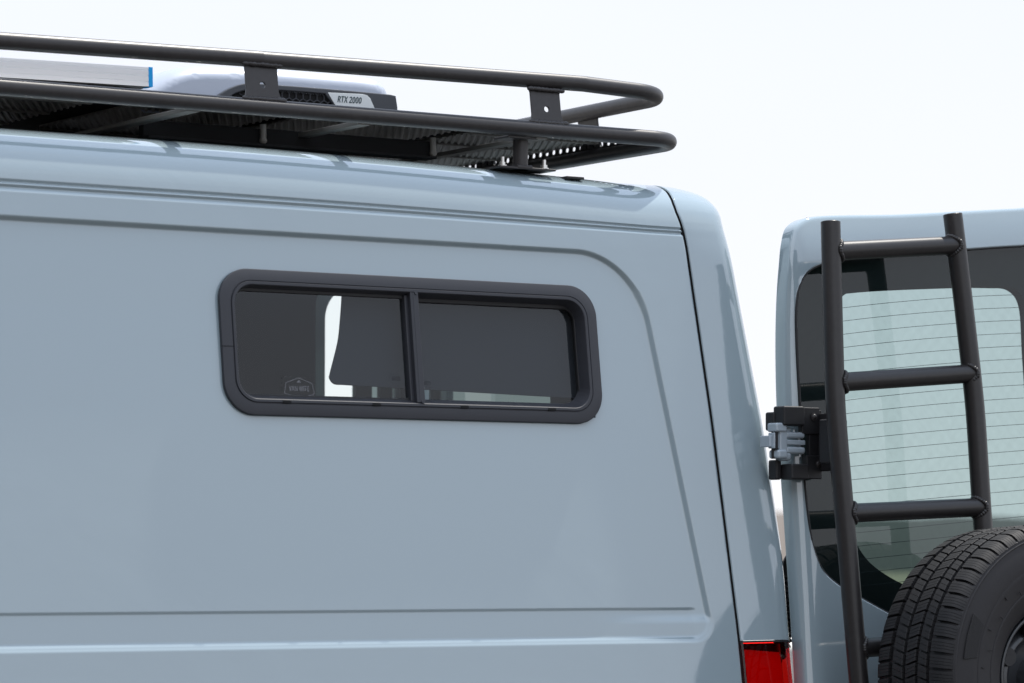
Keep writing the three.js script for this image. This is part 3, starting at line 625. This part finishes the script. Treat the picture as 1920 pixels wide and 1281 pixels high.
/* ------------------------------------------------------------------ roof air conditioner */
{
  const a = thing('air_conditioner', 'white domed roof air conditioner with black grille and model badge behind the rack rails', 'air conditioner');
  const o = spline([[-1.668, 2.938], [-1.655, 2.952], [-1.633, 2.978], [-1.583, 3.014], [-1.533, 3.04], [-1.474, 3.057], [-1.36, 3.066], [-1.243, 3.071], [-1.033, 3.073], [-0.91, 3.072], [-0.865, 3.066], [-0.835, 3.05], [-0.82, 3.025], [-0.813, 2.98], [-0.812, 2.938]], false, 120);
  const g = new THREE.ExtrudeGeometry(shapeOf([...o].reverse()), { depth: 0.5, bevelEnabled: true, bevelSize: 0.045, bevelThickness: 0.07, bevelOffset: -0.045, bevelSegments: 8, curveSegments: 4 });
  a.position.y = 0.007;
  g.translate(0, 0, -1.27); const shell = mesh('shell', toCreasedNormals(g, 0.6), M.white, a);
  const band = spline([[-1.43, 2.955], [-1.397, 2.98], [-1.36, 3.0], [-1.321, 3.0125], [-1.2, 3.0165], [-1.068, 3.0175], [-0.95, 3.0175], [-0.84, 3.0165]], false, 50).concat([[-0.822, 3.014], [-0.816, 2.98], [-0.816, 2.93], [-1.43, 2.93]]);
  const bandIn = spline([[-1.385, 2.955], [-1.36, 2.977], [-1.33, 2.99], [-1.29, 2.9985], [-1.2, 3.0015], [-1.068, 3.0025], [-1.06, 3.0025]], false, 40).concat([[-1.02, 2.96], [-1.01, 2.945], [-1.385, 2.945]]);
  const bg = slab([...band].reverse(), [[...bandIn]], 0.014, 0.003); bg.translate(0, 0, -0.686);
  mesh('grille_surround', bg, new THREE.MeshStandardMaterial({ color: C(0.05, 0.055, 0.065), roughness: 0.45 }), a);
  const back = box(-1.355, -1.0, 2.94, 3.0, -0.699, -0.6965, 0.001); mesh('grille_back', back, M.blackDull, a);
  const hex = [];
  for (let i = 0; i < 16; i++) for (let j = 0; j < 3; j++) {
    const cx = -1.37 + i * 0.023 + (j % 2) * 0.0115, cy = 2.95 + j * 0.02; if (cx > -1.03 || cx < -1.335) continue;
    for (let k = 0; k < 6; k++) { const a0 = (30 + k * 60) * Math.PI / 180, a1 = a0 + Math.PI / 3, R = 0.0128; const p0 = V(cx + Math.cos(a0) * R, cy + Math.sin(a0) * R, -0.693), p1 = V(cx + Math.cos(a1) * R, cy + Math.sin(a1) * R, -0.693); hex.push(tube([p0, p1], 0.0014, 5, false)); }
  }
  mesh('grille_mesh', hex, M.frame, a);
  const bo = [[-1.052, 3.0065], [-0.935, 3.0105], [-0.92, 3.008], [-0.91, 3.0], [-0.892, 2.966], [-0.892, 2.95], [-1.0, 2.95], [-1.02, 2.962]].reverse();
  const pb = slab(bo, null, 0.004, 0.001); pb.translate(0, 0, -0.684); const badge = mesh('badge', pb, M.label, a);
  const font = await new FontLoader().loadAsync('fonts/droid/droid_sans_bold.typeface.json');
  const tg = new TextGeometry('RTX 2000', { font, size: 0.0165, depth: 0.001, curveSegments: 5 });
  tg.applyMatrix4(new THREE.Matrix4().set(0.83, 0.2, 0, 0, 0, 1.12, 0, 0, 0, 0, 1, 0, 0, 0, 0, 1)); tg.computeBoundingBox();
  tg.rotateZ(0.015); tg.translate(-1.022, 2.981, -0.6842); mesh('badge_lettering', tg, M.ink, badge);
}

/* ------------------------------------------------------------------ spare wheel */
{
  const w = thing('spare_wheel', 'spare wheel with ribbed black tyre mounted on the open door beside the ladder', 'wheel');
  const n = V(Math.sin(0.03), 0.05, Math.cos(0.03)).normalize();
  w.position.copy(V(0.57, 1.344, 0.6).addScaledVector(n, -0.15)); w.scale.set(0.986, 0.986, 1.144);
  w.quaternion.setFromUnitVectors(V(0, 0, 1), n);
  // local: axis = z
  const prof = [[0.198, 0.085], [0.21, 0.102], [0.23, 0.118], [0.27, 0.131], [0.2765, 0.1318], [0.278, 0.1295], [0.2795, 0.1322], [0.32, 0.138], [0.331, 0.1388], [0.333, 0.1372], [0.335, 0.1388], [0.355, 0.1392], [0.385, 0.137], [0.4035, 0.1325], [0.405, 0.135], [0.4085, 0.135], [0.411, 0.1315], [0.414, 0.1335], [0.417, 0.1325], [0.419, 0.128], [0.428, 0.116], [0.43, 0.1], [0.432, 0.05], [0.4325, 0]];
  const full = [...prof, ...prof.slice(0, -1).reverse().map(([r, s]) => [r, -s])].map(([r, s]) => new THREE.Vector2(r, s));
  const car = new THREE.LatheGeometry(full, 160); car.rotateX(Math.PI / 2);
  const blocks = [];
  // one tread block: cross-section (s, r) list swept over an angle, with a slant along s
  function block(sec, base, t0, t1, slant, steps = 2) {
    const m = sec.length, P = [], I = [];
    const pt = (s, r, a) => { const t = a + slant * s; return [Math.cos(t) * r, Math.sin(t) * r, s]; };
    for (let k = 0; k <= steps; k++) { const a = lerp(t0, t1, k / steps); for (const [s, r] of sec) P.push(...pt(s, r, a)); for (const [s, r] of base) P.push(...pt(s, r, a)); }
    const q = m + base.length;
    for (let k = 0; k < steps; k++) for (let i = 0; i < q; i++) { const j = (i + 1) % q, A = k * q + i, B = k * q + j; I.push(A, B, A + q, B, B + q, A + q); }
    for (const k of [0, steps]) for (let i = 1; i < q - 1; i++) { const A = k * q; k ? I.push(A, A + i, A + i + 1) : I.push(A, A + i + 1, A + i); }
    const g = new THREE.BufferGeometry(); g.setAttribute('position', new THREE.Float32BufferAttribute(P, 3)); g.setIndex(I);
    const h = g.toNonIndexed(); h.computeVertexNormals(); return toCreasedNormals(h, 0.45);
  }
  const N = 62, dA = Math.PI * 2 / N;
  for (const sgn of [1, -1]) for (let i = 0; i < N; i++) {
    const sec = [[0.074, 0.4435], [0.1, 0.4425], [0.114, 0.4395], [0.1225, 0.4335], [0.13, 0.424], [0.134, 0.4165]].map(([s, r]) => [s * sgn, r]);
    const base = [[0.126, 0.41], [0.074, 0.428]].map(([s, r]) => [s * sgn, r]);
    const a0 = i * dA + (sgn < 0 ? dA * 0.4 : 0), L = dA * 0.8, cuts = [0, 0.27, 0.52, 0.76, 1];
    for (let k = 0; k < 4; k++) blocks.push(block(sec, base, a0 + L * cuts[k], a0 + L * cuts[k + 1] - (k < 3 ? 0.0022 : 0), 0.25 * sgn, 1));
  }
  const N2 = 74, d2 = Math.PI * 2 / N2;
  for (let i = 0; i < N2; i++) for (const [s0, s1, ph, sl, parts] of [[0.031, 0.0605, 0.2, 0.9, 2], [-0.0135, 0.0205, 0.6, -0.7, 3], [-0.0605, -0.0245, 0.0, 0.9, 2]]) {
    const L = d2 * 0.84, a0 = i * d2 + ph * d2;
    const sec = [[s0, 0.442], [s0 + 0.0015, 0.4438], [s1 - 0.0015, 0.4438], [s1, 0.442]], base = [[s1 + 0.001, 0.43], [s0 - 0.001, 0.43]];
    for (let k = 0; k < parts; k++) blocks.push(block(sec, base, a0 + L * k / parts, a0 + L * (k + 1) / parts - (k < parts - 1 ? 0.0024 : 0), sl, 1));
  }
  const tyre = mesh('tyre', car, M.rubberWall, w);
  mesh('tread', blocks, M.rubber, tyre);
  // raised pads of the sidewall and little mould ticks
  const pads = [];
  for (let k = 0; k < 10; k++) { const a0 = k * 0.6283 + 0.12, s = new THREE.Shape(); s.absarc(0, 0, 0.385, a0, a0 + 0.34, false); s.absarc(0, 0, 0.34, a0 + 0.31, a0 + 0.03, true); const g = new THREE.ExtrudeGeometry(s, { depth: 0.002, bevelEnabled: true, bevelSize: 0.001, bevelThickness: 0.001, bevelSegments: 1, curveSegments: 16 }); g.translate(0, 0, 0.138); if (k % 3 === 1) pads.push(g); }
  for (let k = 0; k < 36; k++) { const b = new THREE.BoxGeometry(0.012, 0.0012, 0.002); b.translate(0.29 + (k % 2) * 0.022, 0, 0.1385); b.rotateZ(k * 0.1745 + 0.05); pads.push(b); }
  mesh('sidewall_relief', pads, M.rubber, tyre);
  const rimProf = [[0.05, 0.03], [0.12, 0.035], [0.15, 0.05], [0.165, 0.06], [0.19, 0.035], [0.205, 0.0], [0.212, 0.04], [0.218, 0.085], [0.226, 0.098], [0.236, 0.102], [0.24, 0.096], [0.236, 0.085], [0.22, -0.1]].map(([r, s]) => new THREE.Vector2(r, s));
  const rl = new THREE.LatheGeometry(rimProf.map((v) => new THREE.Vector2(v.x * 0.845, v.y)), 96); rl.rotateX(Math.PI / 2);
  const rim = mesh('rim', rl, M.rim, w);
  const cap = new THREE.CylinderGeometry(0.06, 0.075, 0.05, 40); cap.rotateX(Math.PI / 2); cap.translate(0, 0, 0.05); mesh('hub', cap, M.rim, rim);
  for (let k = 0; k < 8; k++) { const c = new THREE.CylinderGeometry(0.026, 0.024, 0.012, 28); c.rotateX(Math.PI / 2); const a = k * Math.PI / 4 + 0.3; c.translate(Math.cos(a) * 0.148, Math.sin(a) * 0.148, 0.06); mesh('vent_cup', c, M.black, rim); }
  // carrier arm to the door
  mesh('carrier', [box(-0.06, 0.06, -0.06, 0.06, -0.4, -0.05, 0.01)], M.black, w);
}

renderer.render(scene, camera);
